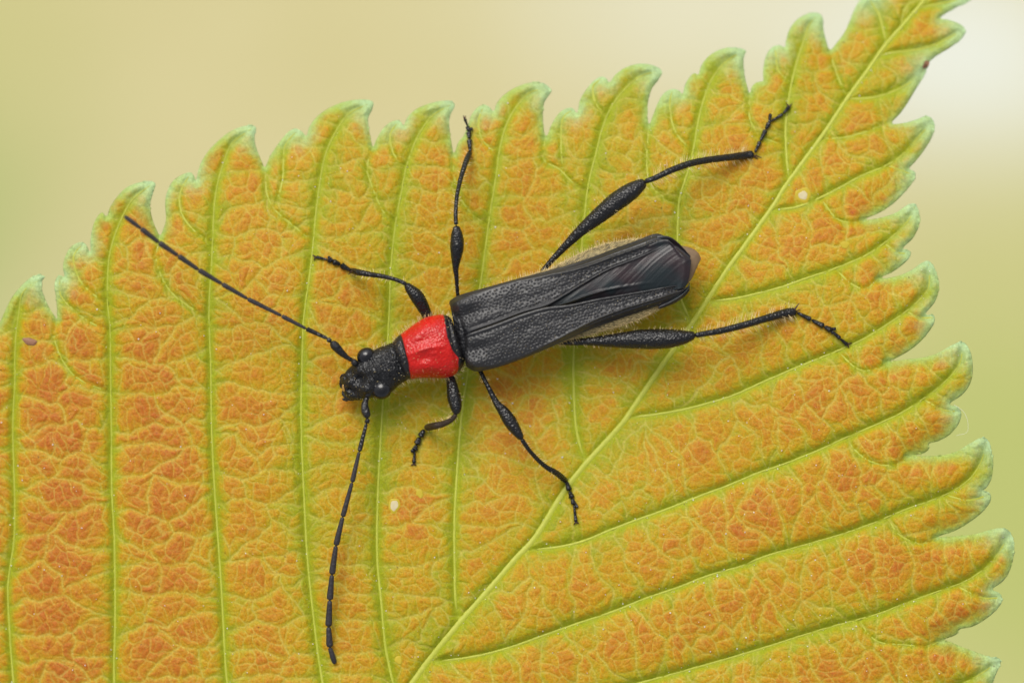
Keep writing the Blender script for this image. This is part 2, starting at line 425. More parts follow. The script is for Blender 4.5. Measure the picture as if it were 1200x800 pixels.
# cross-vein meshes: jittered seeds in a stretched metric, kept inside their lane between two side veins
def coarse(xx, yy, ll, ax, ay, ang, seed):
    c, s_ = math.cos(ang), math.sin(ang)
    u, v = (c * xx + s_ * yy), (-s_ * xx + c * yy)
    U0 = V0 = -1500
    iu, iv = np.floor((u - U0) / ax), np.floor((v - V0) / ay)
    b1 = np.full(xx.shape, 1e9); b2 = np.full(xx.shape, 1e9); bid = np.zeros(xx.shape, np.int64)
    for du in (-2, -1, 0, 1):
        for dv in (-1, 0, 1):
            a, b = iu + du, iv + dv
            cu = U0 + (a + .5 + (hash01(a, b, seed) - .5) * .75 + .33 * (b % 2)) * ax; cv = V0 + (b + .5 + (hash01(a, b, seed + 1) - .5) * .7) * ay
            sl2, _ = lane(c * cu - s_ * cv, s_ * cu + c * cv)
            d = np.hypot((u - cu) / ax, (v - cv) / ay) + (sl2 != ll) * 3.0
            k = d < b1
            b2 = np.where(k, b1, np.minimum(b2, d)); b1 = np.where(k, d, b1)
            bid = np.where(k, (a * 3000 + b).astype(np.int64), bid)
    b2 = np.minimum(b2, b1 + 1.0)
    return bid, b2 - b1
def cells3(xx, yy, ll, left):
    il, fl = coarse(xx, yy, ll, 60, 35, math.radians(-2), 11)
    ir, fr = coarse(xx, yy, ll, 34, 58, math.radians(-15), 21)
    return np.where(left, il, ir + 50000000) + ll.astype(np.int64) * 100000000, np.where(left, fl, fr)
wx = (fbm(X / 30, Y / 30, 31, 2) - .5) * 22; wy = (fbm(X / 30, Y / 30, 37, 2) - .5) * 22
w2x = (fbm(X / 7, Y / 7, 33, 1) - .5) * 2.5; w2y = (fbm(X / 7, Y / 7, 39, 1) - .5) * 2.5
PX, PY = X + wx + w2x, Y + wy + w2y
id3, f3 = cells3(PX, PY, LN, isleft)
gy_, gx_ = np.gradient(f3, YS, XS)
e3 = np.clip(f3 / np.maximum(np.hypot(gx_, gy_), .012), 0, 22)
# smaller areoles nested in the meshes, then the finest cells nested in the areoles
def nested(sp, parent_fn, pid, seed, off):
    nx, ny = int(1640 / sp), int(1440 / sp)
    IX, IY = np.meshgrid(np.arange(nx), np.arange(ny))
    sx = -330 + (IX + .5 + (hash01(IX, IY, seed) - .5) * .8 + .5 * (IY % 2)) * sp
    sy = -210 + (IY + .5 + (hash01(IX, IY, seed + 1) - .5) * .8) * sp
    sp_id = parent_fn(sx, sy)
    qx, qy = PX, PY
    ci = np.floor((qy + 210) / sp).astype(int); cj = np.floor((qx + 330) / sp).astype(int)
    best = np.full(X.shape, 1e9); bi = np.zeros(X.shape, int); bj = np.zeros(X.shape, int)
    nb = [(a, b) for a in (-2, -1, 0, 1, 2) for b in (-2, -1, 0, 1, 2)]
    for a, b in nb:
        i = np.clip(ci + a, 0, ny - 1); j = np.clip(cj + b, 0, nx - 1)
        d = (qx - sx[i, j]) ** 2 + (qy - sy[i, j]) ** 2 + (sp_id[i, j] != pid) * 4000.0
        k = d < best; best[k] = d[k]; bi[k] = i[k]; bj[k] = j[k]
    e = np.full(X.shape, sp * .8); mx, my, mp = sx[bi, bj], sy[bi, bj], sp_id[bi, bj]
    for a, b in nb:
        i = np.clip(bi + a, 0, ny - 1); j = np.clip(bj + b, 0, nx - 1)
        L = np.hypot(sx[i, j] - mx, sy[i, j] - my)
        d = np.where((L > 0) & (sp_id[i, j] == mp), ((qx - sx[i, j]) ** 2 + (qy - sy[i, j]) ** 2 - (qx - mx) ** 2 - (qy - my) ** 2) / (2 * L + 1e-9), 99)
        e = np.minimum(e, np.maximum(d, 0))
    return e, (sx, sy, bi, bj, nx, ny)
def l3_of(xx, yy):
    l_, f_ = lane(xx, yy); return cells3(xx, yy, l_, f_)[0]
e4, (sx, sy, bi, bj, nx4, ny4) = nested(15.0, l3_of, id3, 1, 0)
id4 = bi * 10000 + bj
def l4_of(xx, yy):
    p3 = l3_of(xx, yy); sp = 15.0; s3 = l3_of(sx, sy)
    ci = np.floor((yy + 210) / sp).astype(int); cj = np.floor((xx + 330) / sp).astype(int)
    best = np.full(xx.shape, 1e9); o = np.zeros(xx.shape, int)
    for a in (-2, -1, 0, 1, 2):
        for b in (-2, -1, 0, 1, 2):
            i = np.clip(ci + a, 0, ny4 - 1); j = np.clip(cj + b, 0, nx4 - 1)
            d = (xx - sx[i, j]) ** 2 + (yy - sy[i, j]) ** 2 + (s3[i, j] != p3) * 4000.0
            k = d < best; best[k] = d[k]; o[k] = (i * 10000 + j)[k]
    return o
e5, _ = nested(6.6, l4_of, id4, 7, 0)
rnd = hash01(bi, bj, 5); rnd3 = hash01(id3, id3 * 0, 6)

dmaj = np.minimum(dm, ds)
gain = np.where(isleft, 3.6, 5.6) * np.clip((Y - 120) / 380, .3, 1.1)
quilt = gain * (1 - np.exp(-dmaj / 13)) * np.clip(de / 25, .25, 1)
# the upper slope of the right-hand lanes falls towards the vein below: a steeper pillow
e45 = np.minimum(e4, e3); e55 = np.minimum(e5, e45)
dome3 = np.where(isleft, 1.3, 1.6) * (1 - np.exp(-(e3 / 6.0) ** 1.1)) * np.clip(np.minimum(dmaj, db * 1.5) / 9, .15, 1)
dome4 = .75 * (1 - np.exp(-(e45 / 3.6) ** 1.4)) * np.clip(dmaj / 6, .25, 1) + .60 * (1 - np.exp(-(e55 / 1.5) ** 1.5)) * np.clip(dmaj / 6, .25, 1)
soft = np.clip(.45 + .55 * np.clip((np.hypot(X - 660, Y - 400) - 90) / 250, 0, 1), .4, 1)
groove = -1.6 * np.exp(-(db / 3.5) ** 2) - 2.2 * np.exp(-(dmaj / 6.0) ** 2)
r = np.hypot((X - 640), (Y - 590) * 1.1)
basez = -2 - 0.00010 * np.clip(640 - X, 0, 900) ** 2 * .5 - 0.00042 * np.clip(400 - Y, 0, 600) ** 2 - 0.00006 * r ** 2 * 0 - 26 * np.exp(-(((X - 600) / 210) ** 2 + ((Y - 400) / 210) ** 2)) - 14 * np.exp(-(((X - 1040) / 160) ** 2 + ((Y - 150) / 160) ** 2)) + (fbm(X / 170, Y / 170, 51, 2) - .5) * 10 + 5 * (1 - np.exp(-(dm / 90) ** 2))
edge = 2.2 * np.exp(-((de - 6) / 3.5) ** 2) * np.exp(-(np.minimum(np.abs(ds), 30) / 18) ** 2) - 6 * np.exp(-de / 10) + .4 * np.exp(-((de - 4) / 3.0) ** 2)
Z = basez + quilt * soft + (dome3 + dome4) * soft + groove + edge + (fbm(X / 3.4, Y / 3.4, 61, 2) - .5) * .9 + (fbm(X / 14, Y / 14, 65, 2) - .5) * 1.2

for cx_, cy_, R_ in ((462, 592, 15), (941, 229, 16), (35, 400, 13), (990, 287, 8), (492, 578, 8), (467, 773, 8)):
    q_ = np.hypot(X - cx_, Y - cy_); k_ = q_ < R_ * 1.6
    f_ = np.exp(-(q_[k_] / R_) ** 4); mz = np.median(Z[k_]); Z[k_] = Z[k_] * (1 - f_) + mz * f_; dmaj[k_] = dmaj[k_]

def leafz(x, y):
    i = np.clip(np.searchsorted(YS, y), 1, NR - 1); j = np.clip(np.searchsorted(XS, x), 1, NC - 1)
    return Z[i, j]

tips = np.array([v[0] for v in LEFT + RIGHT], float)
dt = np.full(X.shape, 99.)
for t_ in tips: dt = np.minimum(dt, np.hypot(X - t_[0], Y - t_[1]))
for v in BR[9:19] + BR[26:32]: dt = np.minimum(dt, np.hypot(X - v[0][0], Y - v[0][1]) + 8)
# keep quads whose four corners are inside or whose centre is; pull outer corners onto the outline
keepv = inside | (de < 1.1)
q = keepv[:-1, :-1] & keepv[1:, :-1] & keepv[:-1, 1:] & keepv[1:, 1:]
ins4 = inside[:-1, :-1].astype(int) + inside[1:, :-1] + inside[:-1, 1:] + inside[1:, 1:]
q &= ins4 >= 2
GX, GY = X.copy(), Y.copy()
# boundary vertices: used by fewer than four kept quads
cntq = np.zeros((NR, NC), int)
for a in (0, 1):
    for b in (0, 1): cntq[a:NR - 1 + a, b:NC - 1 + b] += q
bd = (cntq > 0) & (cntq < 4) & (de < 5)
GX[bd] = nearx[bd]; GY[bd] = neary[bd]
used = cntq > 0
idx = -np.ones((NR, NC), np.int64); idx[used] = np.arange(used.sum())
F = np.stack([idx[:-1, :-1][q], idx[1:, :-1][q], idx[1:, 1:][q], idx[:-1, 1:][q]], -1)
V = W(np.stack([GX[used], GY[used], Z[used]], -1))
red = fbm(X / 120, Y / 120, 71, 3)
core = np.exp(-(((X - 560) / 330) ** 2 + ((Y - 480) / 300) ** 2))
pos = np.where(isleft, np.clip(1.16 - X / 1700, .5, 1.2), .78) - .36 * core
autumn = np.clip(pos + (red - .5) * 1.0 + .12 * np.exp(-((de - 22) / 14) ** 2), 0, 1.2)
vis4 = .35 + .65 * fbm(X / 40, Y / 40, 77, 2)
attrs = dict(e3=e3[used], e4=e4[used], e5=e5[used], vis4=vis4[used],
             dome=(np.clip(e45 / 5.5, 0, 1))[used], dome5=np.clip(e55 / 2.6, 0, 1)[used], dome3=np.clip(e3 / 11, 0, 1)[used],
             dmaj=dmaj[used], dbr=db[used], dedge=de[used], dtip=dt[used], cell=rnd[used], cell3=rnd3[used], autumn=autumn[used])

m = NT('autumn_leaf_blade')
a = m.attr
dmj = a('dmaj'); ded = a('dedge')
greenband = m.ramp(m.math('DIVIDE', m.math('MINIMUM', dmj, m.math('MULTIPLY', a('dbr'), 2.4)), 40), [(.0, 1.), (.14, .9), (.45, .34), (1., 0.)])
f = m.math('MULTIPLY', a('autumn'), m.math('MULTIPLY_ADD', a('dome'), .16, m.math('MULTIPLY_ADD', a('dome3'), .30, .38)))
f = m.math('ADD', f, m.math('MULTIPLY_ADD', a('dome5'), .10, -.04))
f = m.math('ADD', f, m.math('MULTIPLY_ADD', a('cell'), .22, -.11))
f = m.math('ADD', f, m.math('MULTIPLY_ADD', a('cell3'), .10, -.05))
f = m.math('ADD', f, m.math('MULTIPLY_ADD', m.noise(9, 6, rough=.8), .85, -.39))
f = m.math('SUBTRACT', f, m.math('MULTIPLY', greenband, m.math('MULTIPLY_ADD', a('autumn'), .38, .20)), clamp=True)
col = m.ramp(f, [(.0, (.33, .36, .003)), (.2, (.46, .36, .003)), (.42, (.56, .315, .004)), (.65, (.56, .245, .008)), (1., (.53, .155, .013))])
dots = m.ramp(m.voro(21), [(.0, 1.), (.30, 0.)])
col = m.mix(m.math('MULTIPLY', m.math('MULTIPLY', dots, f), .6), col, (.46, .08, .03))
vc = (.64, .54, .11)
wob = m.math('MULTIPLY_ADD', m.noise(9, 2), .9, .55)
def line(name, w): return m.ramp(m.math('DIVIDE', m.math('DIVIDE', a(name), w), wob), [(.0, 1.), (.35, .75), (1., 0.)])
vis = a('vis4')
col = m.mix(m.math('MULTIPLY', m.ramp(m.math('DIVIDE', a('e3'), 6), [(.0, 1.), (1., 0.)]), .22), col, (.56, .45, .06))
col = m.mix(m.math('MULTIPLY', m.math('MULTIPLY', line('e5', 1.1), vis), .30), col, vc)
col = m.mix(m.math('MULTIPLY', m.math('MULTIPLY', line('e4', 1.4), vis), .62), col, vc)
col = m.mix(m.math('MULTIPLY', line('e3', 1.8), .64), col, vc)
col = m.mix(m.ramp(m.math('DIVIDE', dmj, 8), [(.3, .75), (.9, 0.)]), col, (.36, .42, .015))
mg = m.math('ADD', ded, m.math('MULTIPLY_ADD', m.noise(4, 3), 22, -12))
col = m.mix(m.ramp(m.math('DIVIDE', mg, 30), [(.0, .8), (.2, .45), (.5, 0.)]), col, (.34, .48, .05))
col = m.mix(m.ramp(m.math('DIVIDE', m.math('ADD', ded, m.math('MULTIPLY_ADD', m.noise(16, 4), 12, -6)), 20), [(.0, .6), (.15, .3), (.4, 0.)]), col, (.46, .62, .22))
frost = m.ramp(m.math('DIVIDE', m.math('ADD', a('dtip'), m.math('MULTIPLY_ADD', m.noise(14, 5, rough=.7), 40, -20)), 50), [(.0, .85), (.35, .45), (.75, 0.)])
frost = m.math('MULTIPLY', frost, m.ramp(m.math('DIVIDE', ded, 30), [(.0, 1.), (.9, .35)]))
col = m.mix(frost, col, (.50, .70, .40))
bl = m.ramp(m.noise(1.1, 5, rough=.65), [(.60, 0.), (.72, 1.)])
col = m.mix(m.math('MULTIPLY', bl, .22), col, (.30, .17, .02))
fk = m.math('MULTIPLY', m.ramp(m.voro(5.5), [(.035, 1.), (.075, 0.)]), m.ramp(m.noise(2.0, 2), [(.5, 0.), (.6, 1.)]))
col = m.mix(m.math('MULTIPLY', fk, .6), col, (.12, .05, .02))
sp_ = m.math('MULTIPLY_ADD', m.noise(48, 4, rough=.8), 1.1, .45)
col = m.mix(1.0, col, sp_, 'MULTIPLY')
m.l(col, m.b.inputs['Base Color'])
m.inp(m.b, Specular_IOR_Level=.28)
m.l(m.math('MULTIPLY_ADD', m.noise(30, 3), .25, .38), m.b.inputs['Roughness'])
m.b.inputs['Sheen Weight'].default_value = .04
n1 = m.bump(m.noise(45, 3), .014, .7)
m.l(n1, m.b.inputs['Normal'])
tr = m.n('ShaderNodeBsdfTranslucent'); m.l(col, tr.inputs[0])
ms = m.n('ShaderNodeMixShader'); ms.inputs[0].default_value = .15
m.l(m.b.outputs[0], ms.inputs[1]); m.l(tr.outputs[0], ms.inputs[2]); m.l(ms.outputs[0], m.out.inputs[0])
M['leaf'] = m.m

leaf = empty('leaf', 'serrated orange and green leaf with the beetle sitting on it', 'leaf')
leaf.location = (0, 0, 0)
blade = mesh_obj('blade', V, F, M['leaf'], leaf, attrs=attrs)
sm = blade.modifiers.new('thickness', 'SOLIDIFY'); sm.thickness = .012; sm.offset = -1

m = NT('leaf_vein')
c = m.mix(m.noise(12, 3), (.40, .45, .03), (.54, .54, .09))
m.l(c, m.b.inputs['Base Color']); m.inp(m.b, Roughness=.45, Specular_IOR_Level=.35)
m.l(m.bump(m.noise(40, 3), .008, .5), m.b.inputs['Normal'])
M['vein'] = m.m

def vein_tube(name, pts, r0, r1, squash=.7, lift=0.0, label=None):
    n = max(8, int(len(pts)))
    z = leafz(pts[:, 0], pts[:, 1])
    k = np.ones(7) / 7; zp = np.pad(z, 3, 'edge'); z = np.convolve(zp, k, 'valid')
    t = np.gradient(pts, axis=0); t /= np.linalg.norm(t, axis=1)[:, None] + 1e-9
    nrm = np.stack([-t[:, 1], t[:, 0]], -1)
    s = np.linspace(0, 1, len(pts)); r = r0 + (r1 - r0) * s
    r = r * (1 + .15 * (fbm(s * 40, s * 0 + r0 * 7, 3, 2) - .5))
    r = r * np.minimum(1, np.sqrt(np.clip(s * len(pts) / 3, .02, 1))) * np.minimum(1, np.sqrt(np.clip((1 - s) * len(pts) / 3, .02, 1)))
    ns = 8; th = np.arange(ns) / ns * 2 * math.pi
    C = pts[:, None, :] + nrm[:, None, :] * (r[:, None] * np.cos(th))[..., None]
    Zc = z[:, None] + lift + (r[:, None] * np.sin(th)) * squash
    P = np.concatenate([C, Zc[..., None]], -1)
    o = mesh_obj(name, W(P.reshape(-1, 3)), grid_faces(len(pts), ns, True), M['vein'], leaf)
    return o
mo = vein_tube('midrib', mid, 2.2, 5.0, .5, .0); mo['label'] = 'pale green midrib running diagonally across the leaf'
def clip_len(v):   # resample to about 4 px
    L = np.linalg.norm(np.diff(v, axis=0), axis=1).sum()
    return catmull(v[::3], max(8, int(L / 4)))
for v in lv: vein_tube('side_vein', clip_len(v), .6, 1.75, .6, .0)
for v in rv: vein_tube('side_vein', clip_len(v), .6, 1.75, .6, -.3)
for v in bv: vein_tube('branch_vein', catmull(v[::3], 26), .8, 1.3, .5, -.3)

# small marks on the blade
def scar(name, cx, cy, rx, ry, ang, mat, h=1.2):
    rx, ry = rx * 1.15, ry * 1.15
    n = 22; rings = 6; P = []
    for k in range(rings + 1):
        rr = k / rings
        for j in range(n):
            th = j / n * 2 * math.pi
            w_ = 1 + .07 * math.sin(3 * th + cx) + .05 * math.sin(5 * th + cy)
            x, y = rr * rx * w_ * math.cos(th), rr * ry * w_ * math.sin(th)
            x, y = x * math.cos(ang) - y * math.sin(ang), x * math.sin(ang) + y * math.cos(ang)
            P.append((cx + x, cy + y, float(leafz(np.array(cx + x), np.array(cy + y))) + h * (1 - rr ** 2) + (-.6 if k == rings else .5)))
    return mesh_obj(name, W(P), grid_faces(rings + 1, n, True), mat, leaf)
m = NT('pale_dry_scar'); m.l(m.mix(m.noise(20, 3), (.56, .47, .24), (.70, .62, .40)), m.b.inputs['Base Color']); m.inp(m.b, Roughness=.7); M['pale'] = m.m
m = NT('yellow_halo'); m.l(m.mix(m.noise(20, 3), (.50, .38, .01), (.55, .42, .02)), m.b.inputs['Base Color']); m.inp(m.b, Roughness=.6); M['halo'] = m.m
m = NT('brown_scar'); m.l(m.mix(m.noise(25, 3), (.16, .06, .03), (.42, .22, .12)), m.b.inputs['Base Color']); m.inp(m.b, Roughness=.6); M['brown'] = m.m
for args, lab in ((('yellow_halo', 462, 592, 6.5, 8.5, .2, M['halo'], .1), None), (('yellow_halo', 941, 229, 9, 8.5, .2, M['halo'], .1), None), (('yellow_halo', 990, 287, 5, 4, .2, M['halo'], .3), None), (('yellow_halo', 492, 578, 5, 4, 1.2, M['halo'], .3), None), (('yellow_halo', 467, 773, 5, 4, 1.2, M['halo'], .3), None), (('feeding_scar', 462, 592, 4.6, 6.4, .2, M['pale'], .3), 'pale dry spot left of the lower front leg'),
                  (('feeding_scar', 941, 229, 5.5, 5.2, 0, M['pale'], .3), 'pale dry spot beside the midrib near the top'),
                  (('feeding_scar', 35, 400, 8, 4, .25, M['brown'], 1.2), 'brown puckered scar near the left edge'),
                  (('withered_tip', 1085, 76, 5.5, 2.8, -1.0, M['brown'], 2.0), 'brown withered nick on the upper right edge')):
    o = scar(*args)
    if lab: o['label'] = lab

# ------------------------------------------------------------------ pale dust grains on the leaf
def grains(n, name, parent=None):
    xs = rng.uniform(-10, 1195, n * 4); ys = rng.uniform(-10, 810, n * 4)
    i = np.clip(np.searchsorted(YS, ys), 0, NR - 1); j = np.clip(np.searchsorted(XS, xs), 0, NC - 1)
    wgt = np.where(dmaj[i, j] < 5, 1.0, .18) * np.where((xs > 620) & (ys > 500), 1.0, .55) * np.clip(1.2 - np.exp(-de[i, j] / 40), .3, 1)
    k = inside[i, j] & (rng.random(len(xs)) < wgt * .8)
    xs, ys = xs[k][:n], ys[k][:n]; zs = Z[np.clip(np.searchsorted(YS, ys), 0, NR - 1), np.clip(np.searchsorted(XS, xs), 0, NC - 1)]
    c = np.stack([xs, ys, zs + .5], -1); r = .35 + .85 * rng.random(len(xs)) ** 3
    oct_ = np.array([(1, 0, 0), (0, 1, 0), (-1, 0, 0), (0, -1, 0), (0, 0, 1), (0, 0, -1)], float)
    P = c[:, None] + oct_[None] * r[:, None, None] * rng.uniform(.7, 1.3, (len(xs), 6, 1))
    f = np.array([(0, 1, 4), (1, 2, 4), (2, 3, 4), (3, 0, 4), (1, 0, 5), (2, 1, 5), (3, 2, 5), (0, 3, 5)])
    FF = (np.arange(len(xs))[:, None, None] * 6 + f[None]).reshape(-1, 3)
    return mesh_obj(name, W(P.reshape(-1, 3)), FF, M['grain'], parent)
m = NT('white_grain'); m.b.inputs['Base Color'].default_value = (.85, .85, .78, 1); m.inp(m.b, Roughness=.3); M['grain'] = m.m
tag(grains(2600, 'dust'), 'tiny white grains scattered along the leaf veins', 'dust', 'stuff')

# ------------------------------------------------------------------ beetle
beetle = empty('beetle', 'slender black longhorn beetle with bright red pronotum on the leaf', 'beetle')
hairs = []     # (root, direction, length)

def add_hair(root, d, length): hairs.append((*root, *d, length))

def sweep(P, ns=16, cap=True, rough=0.0, seed=0, flat=1.0):
    """closed tube through rows (x, y, z, r); returns verts, faces"""
    P = np.asarray(P, float); n = len(P)
    t = np.gradient(P[:, :3], axis=0); t /= np.linalg.norm(t, axis=1)[:, None] + 1e-9
    up = np.array([0, 0, 1.0]); s = np.cross(t, up); s /= np.linalg.norm(s, axis=1)[:, None] + 1e-6
    u = np.cross(s, t)
    th = np.arange(ns) / ns * 2 * math.pi
    r = P[:, 3][:, None] * np.ones(ns)
    if rough:
        ii = np.arange(n)[:, None] * np.ones(ns); 
        r = r * (1 + rough * (hash01(ii, np.arange(ns)[None] * np.ones((n, 1)), seed) - .5))
    C = P[:, None, :3] + s[:, None] * (r * np.cos(th))[..., None] + u[:, None] * (r * np.sin(th) * flat)[..., None]
    return C.reshape(-1, 3), grid_faces(n, ns, True)

def limb(name, pts, parent, mat, n=40, ns=16, rough=0.05, seed=0, flat=1.0, caps=(1, 1), dense=None):
    C = catmull(pts, n)
    s = np.linspace(0, 1, n)
    L = np.linalg.norm(np.diff(C[:, :3], axis=0), axis=1).sum(); d = s * L
    C[:, 3] = np.maximum(C[:, 3], .3)
    for side, on in ((0, caps[0]), (1, caps[1])):
        q = d if side == 0 else L - d; R = C[0, 3] if side == 0 else C[-1, 3]
        f = np.sqrt(np.clip(1 - (1 - np.clip(q / R, 0, 1)) ** 2, .0004, 1))
        if on: C[:, 3] *= f
    # extra tiny rings at the ends so the caps close round
    v, f = sweep(C, ns, rough=rough, seed=seed, flat=flat)
    return mesh_obj(name, W(v), f, mat, parent), C

def joinlimbs(name, lst, parent, mat, ns=10, rough=.05):
    VV, FF, off = [], [], 0
    for k, (pts, n) in enumerate(lst):
        C = catmull(pts, n); s = np.linspace(0, 1, n); L = np.linalg.norm(np.diff(C[:, :3], axis=0), axis=1).sum(); d = s * L
        for qd, R in ((d, C[0, 3]), (L - d, C[-1, 3])):
            C[:, 3] = np.maximum(C[:, 3], .15) * np.sqrt(np.clip(1 - (1 - np.clip(qd / max(R, .3), 0, 1)) ** 2, .0004, 1))
        v, f = sweep(C, ns, rough=rough, seed=k); VV.append(v); FF.append(f + off); off += len(v)
    return mesh_obj(name, W(np.vstack(VV)), np.vstack(FF), mat, parent)

def loft(name, st, parent, mat, n=90, ns=64, disp=None, attrs_fn=None, power=2.0):
    """stations: (ux, uy, lx, ly, zc, hz_top, hz_bottom)"""
    st = np.asarray(st, float)
    key = np.concatenate([(st[:, :2] + st[:, 2:4]) / 2, st], 1)
    C = catmull(key, n)[:, 2:]
    ph = np.arange(ns) / ns * 2 * math.pi
    c = (C[:, :2] + C[:, 2:4]) / 2; h = (C[:, :2] - C[:, 2:4]) / 2
    cs, sn = np.cos(ph), np.sin(ph)
    cs_ = np.sign(cs) * np.abs(cs) ** (2 / power); sn_ = np.sign(sn) * np.abs(sn) ** (2 / power)
    XY = c[:, None] + h[:, None] * cs_[None, :, None]
    hz = np.where(sn_ > 0, C[:, 5][:, None], C[:, 6][:, None])
    Zz = C[:, 4][:, None] + hz * sn_
    P = np.concatenate([XY, Zz[..., None]], -1)
    if disp is not None:
        S_ = np.linspace(0, 1, n)[:, None] * np.ones(ns); PH = np.ones((n, 1)) * ph
        P = disp(P, S_, PH)
    at = None
    if attrs_fn: at = attrs_fn(P.reshape(-1, 3))
    caps = []
    verts = np.vstack([P.reshape(-1, 3), P[0].mean(0)[None], P[-1].mean(0)[None]])
    j = np.arange(ns); a0 = n * ns
    tri = np.vstack([np.stack([np.full(ns, a0), (j + 1) % ns, j], -1), np.stack([np.full(ns, a0 + 1), (n - 1) * ns + j, (n - 1) * ns + (j + 1) % ns], -1)])
    if at: at = {k: np.concatenate([v, v[:1], v[-1:]]) for k, v in at.items()}
    return mesh_obj(name, W(verts), [grid_faces(n, ns, True), tri], mat, parent, attrs=at), P

BZ = 10.0     # lift of the whole body above the leaf plane's mean

# abdomen and thorax under the elytra
absta = [(533,354,548,423,30,10,12),(547,349,559,427,31,17,20),(577,338,579,423,31,19,21),(611,325.5,611,413,31,18,20),(645,314,650,403,31,17,20),
         (675,299,688,393,31,16,18),(704,287,716,385,31,15,16),(735,281,744,376,31,13,14),(765,279,768,364,32,11,12),(788,284,792,350,34,9,10),(803,292,804,338,35,6,7)]
loft('abdomen', absta, beetle, M['abdomen'], 120, 60)
tipst = [(785,285,790,340,35,8,8),(800,288,802,336,36,7,7),(811,291,809,329,36,5,5),(818,296,813,322,36,3.5,3.5),(821.5,303,816,315,36,1.2,1.2)]
o, _ = loft('abdomen_tip', tipst, beetle, M['tip'], 40, 40); o['label'] = 'pale brown tip of the abdomen'

# pronotum
pst = [(459,402,475,445,33,14,14),(461,399.5,478,444.5,34,18,18),(466,394,482,444,34,21,20),(475,387.5,488,443,34,24,22),(485,380,497,442.5,34,27,23),
       (496,373,506,442.5,34,28,24),(508,369.5,519,443,34,27,24),(517.5,368.5,530,440.5,34,25,23),(524,369.5,538,435,33.5,23,21),(528.5,373,543,428,33,20,18),(531,379,545,422,32,14,14)]
def pdisp(P, S_, PH):
    # front collar groove, lateral tubercles, midline keel, fine wrinkles
    top = np.clip(np.sin(PH), 0, 1)
    z = P[..., 2]
    z = z - 2.2 * np.exp(-((S_ - .13) / .025) ** 2) * (.4 + .6 * top) - 1.6 * np.exp(-((S_ - .90) / .03) ** 2) * (.4 + .6 * top)
    a = PH - math.pi / 2
    z = z + top * (1.9 * np.exp(-(a / .045) ** 2) * np.exp(-((S_ - .5) / .25) ** 2) - 2.4 * np.exp(-((np.abs(a) - .28) / .16) ** 2) * np.exp(-((S_ - .42) / .16) ** 2)
                   + 2.2 * np.exp(-((np.abs(a) - .72) / .22) ** 2) * np.exp(-((S_ - .55) / .15) ** 2))
    z = z + top * (fbm(P[..., 0] / 12, P[..., 1] / 12, 81, 2) - .5) * 1.2 + top * (fbm(P[..., 0] / 1.6, P[..., 1] / 1.6, 83, 1) - .5) * .25
    P = P.copy(); P[..., 2] = z; return P
front = np.array([(465,385),(471,394),(475,410),(479,425),(482,450)], float)
backc = np.array([(516,360),(520.6,373),(524,394),(529,409),(537,419),(537,432),(533,450)], float)
def redmask_fn(P):
    xf = np.interp(P[:, 1], front[:, 1], front[:, 0]); xb = np.interp(P[:, 1], backc[:, 1], backc[:, 0])
    d = np.minimum(P[:, 0] - xf, xb - P[:, 0])
    d = np.minimum(d, (P[:, 2] - 24) * 1.5)
    return dict(red=np.clip(.5 + d / 6, 0, 1))
o, PP = loft('pronotum', pst, beetle, M['pronotum'], 170, 220, pdisp, redmask_fn, 2.15); o['label'] = 'glossy red pronotum with black front and rear rims'

# head
hst = [(399.5,447,404,463,26,3,5),(402,440,409,467,27,7,9),(408,432,418,469,28,11,12),(416,424.5,429,467.5,30,14,14),(424,417,439,465.5,33,16.5,16),(434,411.5,449,463.5,34,17.5,17),
       (443,407.5,459,459,34,18,17),(452,404,468,451,33,18,16),(460,401,476,446,32,16,14),(466,399,481,443,32,14,13)]
def hdisp(P, S_, PH):
    top = np.clip(np.sin(PH), 0, 1); P = P.copy(); a = PH - math.pi / 2
    x, y = P[..., 0], P[..., 1]
    def g(cx, cy, r): return np.exp(-((x - cx) ** 2 + (y - cy) ** 2) / r ** 2)
    P[..., 2] += top * (4.5 * g(417, 428, 5) + 4.5 * g(429, 459, 5) - 4.5 * g(421, 443, 5.5) - 3.0 * g(411, 437, 4) + 3.2 * g(408, 448, 4.5) - 3.0 * g(415, 459, 4) - 3.5 * g(409.5, 456, 2.2) - 3.0 * g(405.5, 443, 2.5)
        - 3.0 * g(437, 429, 4.5) * 0 - 2.5 * g(434, 424, 5) - 2.5 * g(443, 447, 5) + 1.5 * g(440, 433, 7))
    # transverse wrinkles over the crown
    P[..., 2] += top * .45 * np.sin((x * .90 - y * .44) * 1.9 + fbm(x / 7, y / 7, 95, 2) * 9) * np.clip((S_ - .3) / .15, 0, 1)
    P[..., 2] += top * ((fbm(P[..., 0] / 2.2, P[..., 1] / 2.2, 91, 2) - .5) * .55 - 2.2 * np.exp(-(a / .12) ** 2) * np.exp(-((S_ - .35) / .12) ** 2))
    P[..., 2] += top * 2.0 * np.exp(-((np.abs(a) - .45) / .2) ** 2) * np.exp(-((S_ - .28) / .07) ** 2)
    return P
_, HP = loft('head', hst, beetle, M['head'], 170, 160, hdisp, None, 2.2)

